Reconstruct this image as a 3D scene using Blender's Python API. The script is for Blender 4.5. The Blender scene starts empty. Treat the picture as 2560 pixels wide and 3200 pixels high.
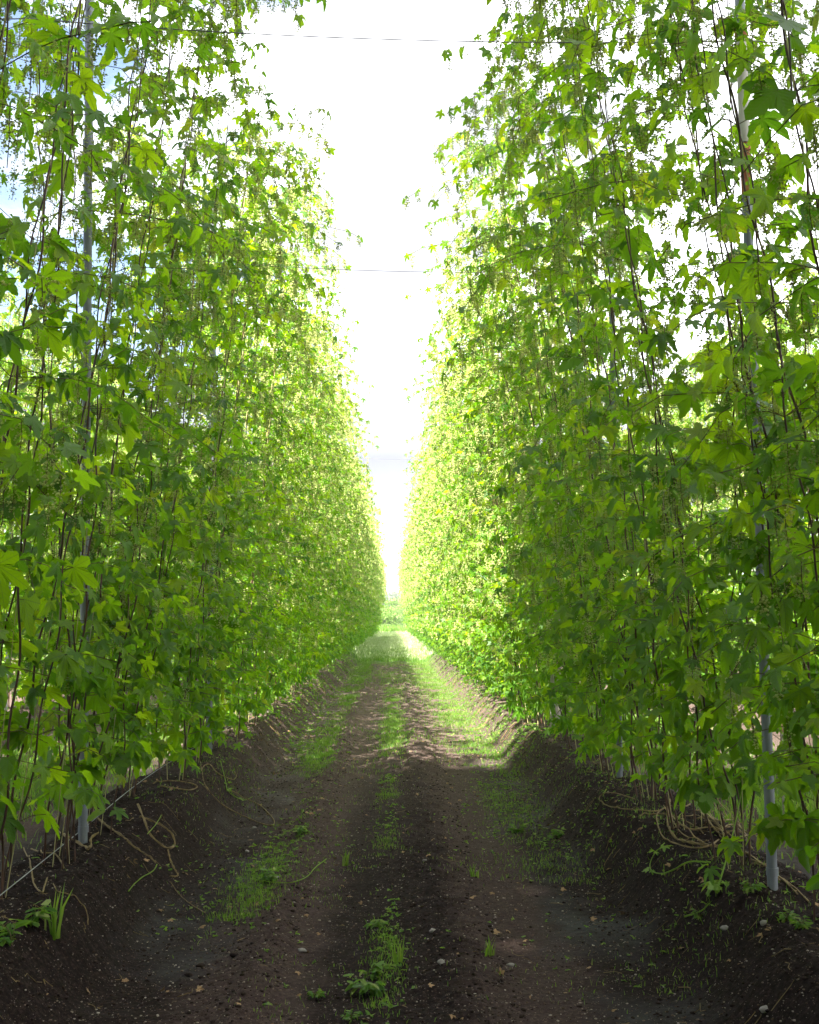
import bpy, math
import numpy as np
from mathutils import Vector, Matrix, Euler

# ------------------------------------------------------------------ camera, sky, sun, exposure
SC = bpy.context.scene
COL = SC.collection
EYE = 1.6
HAZE = .0008
F_PX = 3600.0
cam_d = bpy.data.cameras.new("camera")
cam = bpy.data.objects.new("camera", cam_d); COL.objects.link(cam)
cam_d.sensor_fit = 'VERTICAL'; cam_d.sensor_height = 36.0
cam_d.lens = F_PX / 3200 * 36.0
cam_d.clip_start = 0.05; cam_d.clip_end = 3000
PITCH = math.atan(335 / F_PX); YAW = math.atan(52 / F_PX)
cam.location = (0, 0, EYE)
cam.rotation_euler = (math.pi / 2 + PITCH, 0, -YAW)
SC.camera = cam

SUN_EL = math.radians(50)
TOSUN_AZ = math.radians(-158)         # clockwise from +Y (ahead): the sun stands behind, to the left
tosun = Vector((math.sin(TOSUN_AZ) * math.cos(SUN_EL), math.cos(TOSUN_AZ) * math.cos(SUN_EL), math.sin(SUN_EL)))
sun_d = bpy.data.lights.new("sun", 'SUN'); sun_d.energy = 5.0; sun_d.angle = math.radians(0.5)
sun_d.color = (1.0, 0.955, 0.88)
sun = bpy.data.objects.new("sun", sun_d); COL.objects.link(sun)
sun.location = (0, 0, 40)
sun.rotation_euler = tosun.to_track_quat('Z', 'Y').to_euler()

w = bpy.data.worlds.new("World"); SC.world = w; w.use_nodes = True
nt = w.node_tree; nt.nodes.clear()
def N(t, k, **p):
    n = t.nodes.new(k)
    for a, b in p.items(): setattr(n, a, b)
    return n
sky = N(nt, 'ShaderNodeTexSky', sky_type='NISHITA', sun_disc=False, sun_elevation=SUN_EL, sun_rotation=TOSUN_AZ)
sky.air_density = 1.0; sky.dust_density = 2.0
tc = N(nt, 'ShaderNodeTexCoord')
mp = N(nt, 'ShaderNodeMapping'); mp.inputs['Scale'].default_value = (1.0, 1.0, 3.2); mp.inputs['Location'].default_value = (0.35, 0.1, 0.25)
ns = N(nt, 'ShaderNodeTexNoise'); ns.inputs['Scale'].default_value = 2.6; ns.inputs['Detail'].default_value = 7; ns.inputs['Roughness'].default_value = 0.55
nt.links.new(tc.outputs['Generated'], mp.inputs['Vector']); nt.links.new(mp.outputs[0], ns.inputs['Vector'])
cov = N(nt, 'ShaderNodeMapRange'); cov.inputs['From Min'].default_value = 0.38; cov.inputs['From Max'].default_value = 0.50
sx = N(nt, 'ShaderNodeSeparateXYZ'); nt.links.new(tc.outputs['Generated'], sx.inputs[0])
ma = N(nt, 'ShaderNodeMath', operation='MULTIPLY_ADD'); ma.inputs[1].default_value = .24; nt.links.new(sx.outputs[0], ma.inputs[0]); nt.links.new(ns.outputs['Fac'], ma.inputs[2])
mb = N(nt, 'ShaderNodeMath', operation='ADD'); mb.inputs[1].default_value = .055; nt.links.new(ma.outputs[0], mb.inputs[0]); nt.links.new(mb.outputs[0], cov.inputs['Value'])
mp2 = N(nt, 'ShaderNodeMapping'); mp2.inputs['Scale'].default_value = (1.0, 1.0, 5.0); mp2.inputs['Location'].default_value = (3.1, 1.7, 0.6)
ns2 = N(nt, 'ShaderNodeTexNoise'); ns2.inputs['Scale'].default_value = 2.2; ns2.inputs['Detail'].default_value = 6
nt.links.new(tc.outputs['Generated'], mp2.inputs['Vector']); nt.links.new(mp2.outputs[0], ns2.inputs['Vector'])
cr = N(nt, 'ShaderNodeValToRGB')
cr.color_ramp.elements[0].position = 0.40; cr.color_ramp.elements[0].color = (3.3, 3.4, 3.7, 1)
cr.color_ramp.elements[1].position = 0.52; cr.color_ramp.elements[1].color = (11.0, 11.2, 11.6, 1)
nt.links.new(ns2.outputs['Fac'], cr.inputs['Fac'])
mx = N(nt, 'ShaderNodeMix', data_type='RGBA')
nt.links.new(cov.outputs[0], mx.inputs['Factor'])
nt.links.new(sky.outputs[0], mx.inputs['A']); nt.links.new(cr.outputs[0], mx.inputs['B'])
bg = N(nt, 'ShaderNodeBackground'); bg.inputs['Strength'].default_value = 0.052
wo = N(nt, 'ShaderNodeOutputWorld')
# a bank of soft grey cloud low over the horizon
zr = N(nt, 'ShaderNodeValToRGB'); e = zr.color_ramp.elements; e[0].position = .06; e[0].color = (0, 0, 0, 1); e[1].position = .24; e[1].color = (0, 0, 0, 1)
for p_, c_ in ((.085, .9), (.14, 1.0), (.18, .6)): q_ = e.new(p_); q_.color = (c_, c_, c_, 1)
nt.links.new(sx.outputs[2], zr.inputs['Fac'])
mr = N(nt, 'ShaderNodeMapRange'); mr.inputs['From Min'].default_value = .10; mr.inputs['From Max'].default_value = .36; nt.links.new(ns2.outputs['Fac'], mr.inputs['Value'])
mm = N(nt, 'ShaderNodeMath', operation='MULTIPLY'); nt.links.new(zr.outputs['Color'], mm.inputs[0]); nt.links.new(mr.outputs[0], mm.inputs[1])
mxb = N(nt, 'ShaderNodeMix', data_type='RGBA'); nt.links.new(mm.outputs[0], mxb.inputs['Factor']); nt.links.new(mx.outputs['Result'], mxb.inputs['A']); mxb.inputs['B'].default_value = (1.75, 1.82, 2.08, 1)
nt.links.new(mxb.outputs['Result'], bg.inputs['Color']); nt.links.new(bg.outputs[0], wo.inputs['Surface'])

SC.view_settings.view_transform = 'Standard'; SC.view_settings.look = 'None'
SC.view_settings.exposure = 2.85; SC.view_settings.gamma = 1.0; SC.view_settings.use_curve_mapping = False
SC.render.engine = 'CYCLES'
cy = SC.cycles
cy.max_bounces = 8; cy.diffuse_bounces = 4; cy.glossy_bounces = 2; cy.transmission_bounces = 6; cy.transparent_max_bounces = 8
cy.use_denoising = True

# ------------------------------------------------------------------ helpers
rng0 = np.random.default_rng(7)
def hash2(ix, iy, s):
    h = (ix * 374761393 + iy * 668265263 + s * 974634777) & 0xffffffff
    h = ((h ^ (h >> 13)) * 1274126177) & 0xffffffff
    return ((h ^ (h >> 16)) & 0xffff) / 65535.0
def vnoise(x, y, s=0):
    x = np.asarray(x, float); y = np.asarray(y, float)
    ix = np.floor(x).astype(np.int64); iy = np.floor(y).astype(np.int64)
    fx = x - ix; fy = y - iy
    fx = fx * fx * (3 - 2 * fx); fy = fy * fy * (3 - 2 * fy)
    a = hash2(ix, iy, s); b = hash2(ix + 1, iy, s); c = hash2(ix, iy + 1, s); d = hash2(ix + 1, iy + 1, s)
    return (a * (1 - fx) + b * fx) * (1 - fy) + (c * (1 - fx) + d * fx) * fy - 0.5
def sstep(a, b, x):
    t = np.clip((x - a) / (b - a), 0, 1); return t * t * (3 - 2 * t)

PITCHROW = 3.57; HALF = PITCHROW / 2
ROW_END = 126.0
def height(x, y):
    x = np.asarray(x, float); y = np.asarray(y, float)
    d = np.abs(np.mod(x, PITCHROW) - HALF)
    yard = (1 - sstep(15.5, 16.5, np.abs(x))) * (1 - sstep(ROW_END - 1, ROW_END + 2, y))
    wob = 0.07 * vnoise(x * 1.3, y * 0.9, 3) + 0.05 * vnoise(x * 3, y * 2.6, 4)
    m = 1 - sstep(0.16, 0.58, d + wob)
    z = 0.34 * m * (1 + 0.22 * vnoise(x * 0.4, y * 1.1, 5)) * yard
    lane = np.mod(x + HALF, PITCHROW) - HALF       # 0 at a lane's middle
    lm = 1 - m
    z = z + lm * yard * (0.055 * np.exp(-((lane - 0.27) / 0.2) ** 2) + 0.05 * np.exp(-((lane + 0.62) / 0.12) ** 2) + 0.02 * np.exp(-((lane + 0.03) / 0.1) ** 2))
    soil = 0.25 + 0.75 * np.clip(m + np.exp(-((lane - 0.27) / 0.26) ** 2) + np.exp(-((lane + 0.68) / 0.2) ** 2), 0, 1)
    z = z + yard * soil * (0.030 * vnoise(x * 7, y * 7, 6) + 0.020 * vnoise(x * 16, y * 16, 7) + 0.017 * vnoise(x * 34, y * 34, 8) + 0.007 * vnoise(x * 66, y * 66, 13))
    z = z + yard * lm * (0.030 * vnoise(x * 0.9, y * 3.1, 9) + 0.018 * vnoise(x * 2.0, y * 8.0, 10)) * sstep(9, 14, y)
    z = z + yard * m * 0.035 * vnoise(x * 2.2 + y * .4, y * 1.6, 12)
    z = z + 0.6 * vnoise(x * 0.01, y * 0.01, 11) * sstep(150, 400, np.hypot(x, y))
    return z

R_cam = cam.rotation_euler.to_matrix()
def ray(px, py):
    v = R_cam @ Vector(((px - 1280) / F_PX, (1600 - py) / F_PX, -1.0)); v.normalize(); return v
def on_ground(px, py, lift=0.0):
    v = ray(px, py); t = 2.0
    for _ in range(4000):
        p = Vector((0, 0, EYE)) + v * t
        if p.z <= float(height(p.x, p.y)) + lift: break
        t += 0.01
    return np.array([p.x, p.y, float(height(p.x, p.y)) + lift])
def at_depth(px, py, D):
    v = ray(px, py); return np.array((Vector((0, 0, EYE)) + v * (D / v.y))[:])

def mesh_from(name, V, F, mats, midx=None, smooth=False, uv=None):
    """V (n,3); F: (m,3) or (m,4) int array, or list of such arrays"""
    me = bpy.data.meshes.new(name)
    Fs = F if isinstance(F, list) else [F]
    Fs = [np.asarray(f, np.int32) for f in Fs if len(f)]
    V = np.asarray(V, np.float32)
    nl = sum(f.size for f in Fs); nf = sum(len(f) for f in Fs)
    me.vertices.add(len(V)); me.vertices.foreach_set('co', V.ravel())
    me.loops.add(nl); me.polygons.add(nf)
    me.loops.foreach_set('vertex_index', np.concatenate([f.ravel() for f in Fs]))
    tot = np.concatenate([np.full(len(f), f.shape[1], np.int32) for f in Fs])
    st = np.concatenate([[0], np.cumsum(tot)[:-1]]).astype(np.int32)
    me.polygons.foreach_set('loop_start', st)
    if midx is not None: me.polygons.foreach_set('material_index', np.asarray(midx, np.int32))
    me.polygons.foreach_set('use_smooth', np.full(nf, bool(smooth)))
    if uv is not None:
        l = me.uv_layers.new(name='UVMap')
        vi = np.concatenate([f.ravel() for f in Fs])
        l.data.foreach_set('uv', np.asarray(uv, np.float32)[vi].ravel())
    for m in (mats if isinstance(mats, (list, tuple)) else [mats]): me.materials.append(m)
    me.update(calc_edges=True)
    return me
def link(name, data, parent=None, loc=None):
    o = bpy.data.objects.new(name, data); COL.objects.link(o)
    if parent is not None: o.parent = parent
    if loc is not None: o.location = loc
    return o
def tag(o, label=None, cat=None, group=None, kind=None):
    if label: o['label'] = label
    if cat: o['category'] = cat
    if group: o['group'] = group
    if kind: o['kind'] = kind
    return o
def thing(name, loc, label, cat, group=None):
    return tag(link(name, None, None, loc), label, cat, group)

class Geo:
    def __init__(s): s.V = []; s.F = []; s.n = 0; s.uv = []
    def add(s, V, F, uv=None):
        V = np.asarray(V, float); F = np.asarray(F, np.int64)
        s.V.append(V); s.F.append(F + s.n); s.n += len(V)
        if uv is not None: s.uv.append(uv)
    def mesh(s, name, mat, smooth=False):
        V = np.concatenate(s.V)
        F3 = [f for f in s.F if f.shape[1] == 3]; F4 = [f for f in s.F if f.shape[1] == 4]
        L = []
        if F3: L.append(np.concatenate(F3))
        if F4: L.append(np.concatenate(F4))
        return mesh_from(name, V, L, mat, smooth=smooth, uv=np.concatenate(s.uv) if s.uv else None)

def tube(geo, P, r, sides=6, cap=True):
    P = np.asarray(P, float); n = len(P)
    r = np.full(n, r) if np.isscalar(r) else np.asarray(r, float)
    T = np.gradient(P, axis=0); T /= np.maximum(np.linalg.norm(T, axis=1, keepdims=True), 1e-9)
    ref = np.array([0.13, 0.97, 0.21]) if abs(T[:, 2]).mean() > 0.6 else np.array([0.05, 0.1, 0.99])
    A = np.cross(T, ref); A /= np.maximum(np.linalg.norm(A, axis=1, keepdims=True), 1e-9)
    B = np.cross(T, A)
    th = np.arange(sides) / sides * 2 * math.pi
    V = P[:, None, :] + r[:, None, None] * (np.cos(th)[None, :, None] * A[:, None, :] + np.sin(th)[None, :, None] * B[:, None, :])
    i = np.arange(n - 1)[:, None] * sides; j = np.arange(sides)[None, :]; j2 = (j + 1) % sides
    F = np.stack([i + j, i + j2, i + sides + j2, i + sides + j], -1).reshape(-1, 4)
    geo.add(V.reshape(-1, 3), F)
    if cap and sides > 3:
        for k, base in ((0, 0), (1, (n - 1) * sides)):
            c = P[0] if k == 0 else P[-1]
            ring = V.reshape(-1, 3)[base:base + sides]
            tri = np.array([[sides, a, (a + 1) % sides] if k else [sides, (a + 1) % sides, a] for a in range(sides)])
            geo.add(np.vstack([ring, c]), tri)
def smooth_path(P, n):
    P = np.asarray(P, float); k = len(P)
    t = np.linspace(0, k - 1, n); i = np.clip(t.astype(int), 0, k - 2); f = (t - i)[:, None]
    Pm = np.vstack([2 * P[0] - P[1], P, 2 * P[-1] - P[-2]])
    p0, p1, p2, p3 = Pm[i], Pm[i + 1], Pm[i + 2], Pm[i + 3]
    return 0.5 * ((2 * p1) + (-p0 + p2) * f + (2 * p0 - 5 * p1 + 4 * p2 - p3) * f ** 2 + (-p0 + 3 * p1 - 3 * p2 + p3) * f ** 3)

# ------------------------------------------------------------------ materials
def mat(name):
    m = bpy.data.materials.new(name); m.use_nodes = True
    t = m.node_tree; t.nodes.clear()
    return m, t, N(t, 'ShaderNodeOutputMaterial')
def principled(t, base=(.5, .5, .5), rough=.6, spec=.5, metal=0):
    b = N(t, 'ShaderNodeBsdfPrincipled'); b.inputs['Base Color'].default_value = (*base, 1)
    b.inputs['Roughness'].default_value = rough; b.inputs['Specular IOR Level'].default_value = spec; b.inputs['Metallic'].default_value = metal
    return b
def ramp(t, src, els):
    r = N(t, 'ShaderNodeValToRGB'); e = r.color_ramp.elements
    while len(e) < len(els): e.new(0.5)
    for k, (p, c) in enumerate(els): e[k].position = p; e[k].color = (*c, 1)
    t.links.new(src, r.inputs['Fac']); return r.outputs['Color']
def noise(t, vec, scale, detail=4, rough=.5):
    n = N(t, 'ShaderNodeTexNoise'); n.inputs['Scale'].default_value = scale; n.inputs['Detail'].default_value = detail; n.inputs['Roughness'].default_value = rough
    if vec is not None: t.links.new(vec, n.inputs['Vector'])
    return n.outputs['Fac']

def leaf_material(name, stops, tstops, mixf=.45, rough=.45, spec=.35):
    m, t, out = mat(name)
    g = N(t, 'ShaderNodeNewGeometry')
    c1 = ramp(t, g.outputs['Random Per Island'], stops)
    c2 = ramp(t, g.outputs['Random Per Island'], tstops)
    b = principled(t, rough=rough, spec=spec); t.links.new(c1, b.inputs['Base Color'])
    co = N(t, 'ShaderNodeTexCoord')
    bp = N(t, 'ShaderNodeBump'); bp.inputs['Strength'].default_value = .35; bp.inputs['Distance'].default_value = .004
    t.links.new(noise(t, co.outputs['Object'], 90, 2), bp.inputs['Height']); t.links.new(bp.outputs[0], b.inputs['Normal'])
    tr = N(t, 'ShaderNodeBsdfTranslucent'); t.links.new(c2, tr.inputs['Color'])
    mx = N(t, 'ShaderNodeMixShader'); mx.inputs[0].default_value = mixf
    t.links.new(b.outputs[0], mx.inputs[1]); t.links.new(tr.outputs[0], mx.inputs[2]); t.links.new(mx.outputs[0], out.inputs['Surface'])
    return m
M_LEAF = leaf_material("hop_leaf",
    [(0, (.048, .125, .012)), (.45, (.080, .178, .010)), (.95, (.125, .23, .010)), (1, (.18, .25, .02))],
    [(0, (.14, .35, .006)), (.35, (.27, .53, .006)), (.6, (.38, .65, .006)), (.95, (.50, .74, .006)), (1, (.60, .68, .02))], .54, .48, .32)
def near_leaf():
    m = M_LEAF.copy(); m.name = "hop_leaf_veined"; t = m.node_tree
    L = t.links
    b = next(n for n in t.nodes if n.type == 'BSDF_PRINCIPLED'); tr = next(n for n in t.nodes if n.type == 'BSDF_TRANSLUCENT'); bp = next(n for n in t.nodes if n.type == 'BUMP')
    uv = N(t, 'ShaderNodeUVMap'); sp = N(t, 'ShaderNodeSeparateXYZ'); L.new(uv.outputs[0], sp.inputs[0])
    def M(op, a, b_=None):
        n = N(t, 'ShaderNodeMath', operation=op)
        for k, x in enumerate((a, b_)):
            if x is None: continue
            if isinstance(x, (int, float)): n.inputs[k].default_value = x
            else: L.new(x, n.inputs[k])
        return n.outputs[0]
    au = M('ABSOLUTE', sp.outputs[0])
    mid = M('LESS_THAN', au, .011)
    sec = M('LESS_THAN', M('ABSOLUTE', M('SUBTRACT', M('FRACT', M('MULTIPLY', M('SUBTRACT', sp.outputs[1], M('MULTIPLY', au, .9)), 9.0)), .5)), .055)
    vein = M('MAXIMUM', mid, M('MULTIPLY', sec, .7))
    for node, inp, colr in ((b, 'Base Color', (.14, .22, .05, 1)), (tr, 'Color', (.20, .34, .02, 1))):
        src = node.inputs[inp].links[0].from_socket
        mx = N(t, 'ShaderNodeMix', data_type='RGBA'); L.new(M('MULTIPLY', vein, .65), mx.inputs['Factor']); L.new(src, mx.inputs['A']); mx.inputs['B'].default_value = colr
        L.new(mx.outputs['Result'], node.inputs[inp])
    pk = M('MULTIPLY', M('ABSOLUTE', M('SUBTRACT', M('FRACT', M('MULTIPLY', M('SUBTRACT', sp.outputs[1], M('MULTIPLY', au, .9)), 9.0)), .5)), 1.0)
    src = bp.inputs['Height'].links[0].from_socket
    L.new(M('ADD', M('MULTIPLY', src, .5), M('MULTIPLY', pk, 1.2)), bp.inputs['Height']); bp.inputs['Strength'].default_value = .5
    return m
M_LEAF_NEAR = near_leaf()
M_FLOWER = leaf_material("hop_flower", [(0, (.36, .42, .12)), (1, (.62, .64, .30))], [(0, (.46, .55, .14)), (1, (.68, .72, .28))], .58, .7, .2)
M_GRASS = leaf_material("grass_blade", [(0, (.05, .13, .02)), (.7, (.11, .23, .025)), (1, (.30, .32, .10))], [(0, (.18, .40, .02)), (1, (.4, .58, .05))], .45)
M_PALEGRASS = leaf_material("pale_meadow_grass", [(0, (.16, .27, .05)), (.45, (.36, .42, .18)), (1, (.66, .67, .52))], [(0, (.25, .4, .06)), (1, (.6, .65, .35))], .4)
M_SHOOT = leaf_material("young_shoot", [(0, (.14, .26, .03)), (1, (.24, .36, .05))], [(0, (.3, .5, .03)), (1, (.45, .6, .06))], .5)
M_FARLEAF = leaf_material('haze_paled_tree_leaf', [(0, (.12, .16, .10)), (1, (.22, .26, .17))], [(0, (.2, .28, .12)), (1, (.3, .36, .18))], .3)  # distant tree leaves, colour paled to add to the haze
M_SHRUBLEAF = leaf_material('shrub_leaf', [(0, (.10, .20, .03)), (1, (.22, .32, .08))], [(0, (.25, .45, .04)), (1, (.4, .55, .1))], .4)
M_WOODLEAF = leaf_material("tree_leaf", [(0, (.03, .07, .018)), (1, (.07, .13, .03))], [(0, (.06, .14, .01)), (1, (.1, .2, .02))], .25)

def simple(name, c1, c2, scale, rough=.7, spec=.4, metal=0, bump=.2, stretch=None, dist=.003):
    m, t, out = mat(name)
    co = N(t, 'ShaderNodeTexCoord'); v = co.outputs['Object']
    if stretch:
        mp = N(t, 'ShaderNodeMapping'); mp.inputs['Scale'].default_value = stretch; t.links.new(v, mp.inputs['Vector']); v = mp.outputs[0]
    nf = noise(t, v, scale, 5, .6)
    b = principled(t, rough=rough, spec=spec, metal=metal)
    t.links.new(ramp(t, nf, [(.3, c1), (.7, c2)]), b.inputs['Base Color'])
    bp = N(t, 'ShaderNodeBump'); bp.inputs['Strength'].default_value = bump; bp.inputs['Distance'].default_value = dist
    t.links.new(nf, bp.inputs['Height']); t.links.new(bp.outputs[0], b.inputs['Normal'])
    t.links.new(b.outputs[0], out.inputs['Surface']); return m
M_BINE = simple("bine_bark", (.028, .016, .010), (.12, .052, .028), 14, .6, .4, stretch=(4, 4, .6))
M_SHOOTSTEM = simple("side_shoot_stem", (.07, .09, .02), (.15, .09, .03), 6, .6, .3)
M_OLDBINE = simple("dry_bine", (.10, .065, .025), (.27, .19, .075), 25, .7, .3, bump=.5)
M_TWINE = simple("yellow_twine", (.42, .38, .16), (.55, .50, .24), 30, .8, .2)
M_STEEL = simple("galvanised_steel", (.16, .175, .20), (.27, .285, .31), 9, .5, .5, metal=.25, stretch=(3, 3, .5))
M_WIRE = simple("steel_wire", (.10, .10, .11), (.16, .15, .15), 9, .5, .5, metal=.5)
M_PALEWIRE = simple("pale_wire", (.26, .27, .27), (.36, .36, .35), 9, .6, .4)
M_PAINT = simple("old_white_paint", (.55, .48, .42), (.72, .68, .62), 7, .6, .4, stretch=(2, 2, .6))
M_RUST = simple("rust_orange", (.34, .10, .045), (.50, .20, .09), 18, .8, .3)
M_WOOD = simple("weathered_wood", (.22, .19, .155), (.50, .45, .38), 16, .85, .2, stretch=(6, 6, .35), bump=.8, dist=.01)
M_STONE = simple("pebble_stone", (.16, .14, .125), (.36, .33, .29), 20, .85, .3)
def isl(name, stops, rough):
    m, t, out = mat(name); g = N(t, 'ShaderNodeNewGeometry'); b = principled(t, rough=rough, spec=.2)
    t.links.new(ramp(t, g.outputs['Random Per Island'], stops), b.inputs['Base Color']); t.links.new(b.outputs[0], out.inputs['Surface']); return m
M_GRIT = isl("mixed_grit", [(0, (.03, .02, .014)), (.4, (.10, .062, .042)), (.7, (.20, .145, .105)), (1, (.42, .36, .30))], .85)
M_CLAY = simple("pink_clay", (.55, .25, .17), (.68, .36, .27), 20, .5, .5)
M_BARK = simple("tree_bark", (.05, .04, .03), (.12, .10, .08), 8, .9, .2, stretch=(4, 4, .5), bump=.8, dist=.02)
M_DRYLEAF = simple("dry_leaf", (.20, .12, .06), (.34, .22, .11), 20, .8, .2)

def ground_material():
    m, t, out = mat("ground_soil")
    g = N(t, 'ShaderNodeNewGeometry'); pos = g.outputs['Position']
    sep = N(t, 'ShaderNodeSeparateXYZ'); t.links.new(pos, sep.inputs[0])
    big = noise(t, pos, .9, 4, .6); fine = noise(t, pos, 48, 6, .78)
    def M(op, a, b=None, c=None):
        n = N(t, 'ShaderNodeMath', operation=op)
        for k, x in enumerate((a, b, c)):
            if x is None: continue
            if isinstance(x, (int, float)): n.inputs[k].default_value = x
            else: t.links.new(x, n.inputs[k])
        return n.outputs[0]
    soil = ramp(t, fine, [(.34, (.005, .0026, .0022)), (.52, (.016, .0092, .0076)), (.70, (.055, .034, .028))])
    # smooth grey mud of the wheel tracks
    mud = ramp(t, fine, [(.3, (.016, .0135, .0135)), (.7, (.034, .0295, .030))])
    lane = M('SUBTRACT', M('PINGPONG', M('ADD', sep.outputs[0], 0.0), 1.785), 0.0)   # 0 at the lane's middle, 1.785 on the row
    edge = M('ADD', lane, M('MULTIPLY', M('SUBTRACT', noise(t, pos, 2.2, 5, .65), .5), 1.1))
    tr = N(t, 'ShaderNodeMapRange'); tr.inputs['From Min'].default_value = 1.35; tr.inputs['From Max'].default_value = 1.18
    t.links.new(edge, tr.inputs['Value'])
    tr2 = N(t, 'ShaderNodeMapRange'); tr2.inputs['From Min'].default_value = .70; tr2.inputs['From Max'].default_value = .92
    t.links.new(edge, tr2.inputs['Value'])
    patch = N(t, 'ShaderNodeMapRange'); patch.inputs['From Min'].default_value = .44; patch.inputs['From Max'].default_value = .62
    t.links.new(big, patch.inputs['Value'])
    mudf = M('MULTIPLY', M('MULTIPLY', tr.outputs[0], tr2.outputs[0]), patch.outputs[0])
    tk = N(t, 'ShaderNodeValToRGB'); e = tk.color_ramp.elements; e[0].position = .26; e[0].color = (0, 0, 0, 1); e[1].position = .98; e[1].color = (0, 0, 0, 1)
    for p_, c_ in ((.42, 1), (.80, 1)): q_ = e.new(p_); q_.color = (c_, c_, c_, 1)
    t.links.new(M('ADD', lane, M('MULTIPLY', M('SUBTRACT', noise(t, pos, 3.1, 5, .65), .5), .5)), tk.inputs['Fac'])
    trk = ramp(t, fine, [(.32, (.028, .0165, .0135)), (.50, (.056, .036, .030)), (.70, (.110, .074, .062))])  # compact brown tracks, colour also raised for the sky light falling mid-lane
    mxt = N(t, 'ShaderNodeMix', data_type='RGBA'); t.links.new(M('MULTIPLY', tk.outputs['Color'], .85), mxt.inputs['Factor']); t.links.new(soil, mxt.inputs['A']); t.links.new(trk, mxt.inputs['B']); soil = mxt.outputs['Result']
    mx = N(t, 'ShaderNodeMix', data_type='RGBA'); t.links.new(mudf, mx.inputs['Factor']); t.links.new(soil, mx.inputs['A']); t.links.new(mud, mx.inputs['B'])
    # pale grit specks
    vo = N(t, 'ShaderNodeTexVoronoi'); vo.inputs['Scale'].default_value = 85; t.links.new(pos, vo.inputs['Vector'])
    sp = N(t, 'ShaderNodeSeparateColor'); t.links.new(vo.outputs['Color'], sp.inputs[0])
    speck = M('MULTIPLY', M('GREATER_THAN', sp.outputs[0], .93), M('LESS_THAN', vo.outputs['Distance'], .30))
    mx2 = N(t, 'ShaderNodeMix', data_type='RGBA'); t.links.new(M('MULTIPLY', speck, M('SUBTRACT', 1.0, M('MULTIPLY', mudf, .85))), mx2.inputs['Factor']); t.links.new(mx.outputs['Result'], mx2.inputs['A'])
    mx2.inputs['B'].default_value = (.15, .115, .095, 1)
    # paler earth farther along the lane, and green meadow beyond the earth
    dry = N(t, 'ShaderNodeMapRange'); dry.inputs['From Min'].default_value = 9; dry.inputs['From Max'].default_value = 19
    t.links.new(M('ADD', sep.outputs[1], M('MULTIPLY', big, 3.0)), dry.inputs['Value'])
    mx3 = N(t, 'ShaderNodeMix', data_type='RGBA'); t.links.new(M('MULTIPLY', dry.outputs[0], .75), mx3.inputs['Factor']); t.links.new(mx2.outputs['Result'], mx3.inputs['A'])
    t.links.new(ramp(t, fine, [(.3, (.055, .038, .031)), (.7, (.180, .130, .106))]), mx3.inputs['B'])
    mea = N(t, 'ShaderNodeMapRange'); mea.inputs['From Min'].default_value = 42; mea.inputs['From Max'].default_value = 46
    t.links.new(M('ADD', sep.outputs[1], M('MULTIPLY', big, 3.0)), mea.inputs['Value'])
    mx4 = N(t, 'ShaderNodeMix', data_type='RGBA'); t.links.new(mea.outputs[0], mx4.inputs['Factor']); t.links.new(mx3.outputs['Result'], mx4.inputs['A'])
    t.links.new(ramp(t, noise(t, pos, .25, 5, .6), [(.3, (.06, .13, .025)), (.7, (.13, .20, .05))]), mx4.inputs['B'])
    b = principled(t, rough=.95, spec=.12); t.links.new(mx4.outputs['Result'], b.inputs['Base Color'])
    t.links.new(M('SUBTRACT', .95, M('MULTIPLY', mudf, .30)), b.inputs['Roughness'])
    bp = N(t, 'ShaderNodeBump'); bp.inputs['Strength'].default_value = 1.0; bp.inputs['Distance'].default_value = .02
    hh = M('ADD', M('MULTIPLY', noise(t, pos, 38, 6, .7), M('SUBTRACT', 1.0, M('MULTIPLY', mudf, .8))), M('MULTIPLY', speck, .4))
    t.links.new(hh, bp.inputs['Height']); t.links.new(bp.outputs[0], b.inputs['Normal'])
    t.links.new(b.outputs[0], out.inputs['Surface']); return m
M_GROUND = ground_material()

# ------------------------------------------------------------------ ground: one sheet to the horizon
def axis_pts(segs):
    out = []
    for a, b, s in segs: out.append(np.arange(a, b, s))
    return np.concatenate(out)
xp = axis_pts([(0, 2.3, .012), (2.3, 2.9, .02), (2.9, 6.5, .045), (6.5, 16.6, .15), (16.6, 40, 2), (40, 200, 20), (200, 901, 100)])
gx = np.concatenate([-xp[:0:-1], xp])
gy = axis_pts([(-300, -20, 40), (-20, 0, 1), (0, 3.6, .15), (3.6, 9, .014), (9, 15, .022), (15, 25, .05), (25, 50, .12), (50, 130, .5), (130, 300, 10), (300, 1501, 60)])
GX, GY = np.meshgrid(gx, gy)
GZ = height(GX, GY)
nx, ny = len(gx), len(gy)
idx = np.arange(nx * ny).reshape(ny, nx)
Fg = np.stack([idx[:-1, :-1], idx[:-1, 1:], idx[1:, 1:], idx[1:, :-1]], -1).reshape(-1, 4)
tag(link("ground", mesh_from("ground", np.stack([GX, GY, GZ], -1).reshape(-1, 3), Fg, M_GROUND, smooth=True)), kind='structure')

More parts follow.
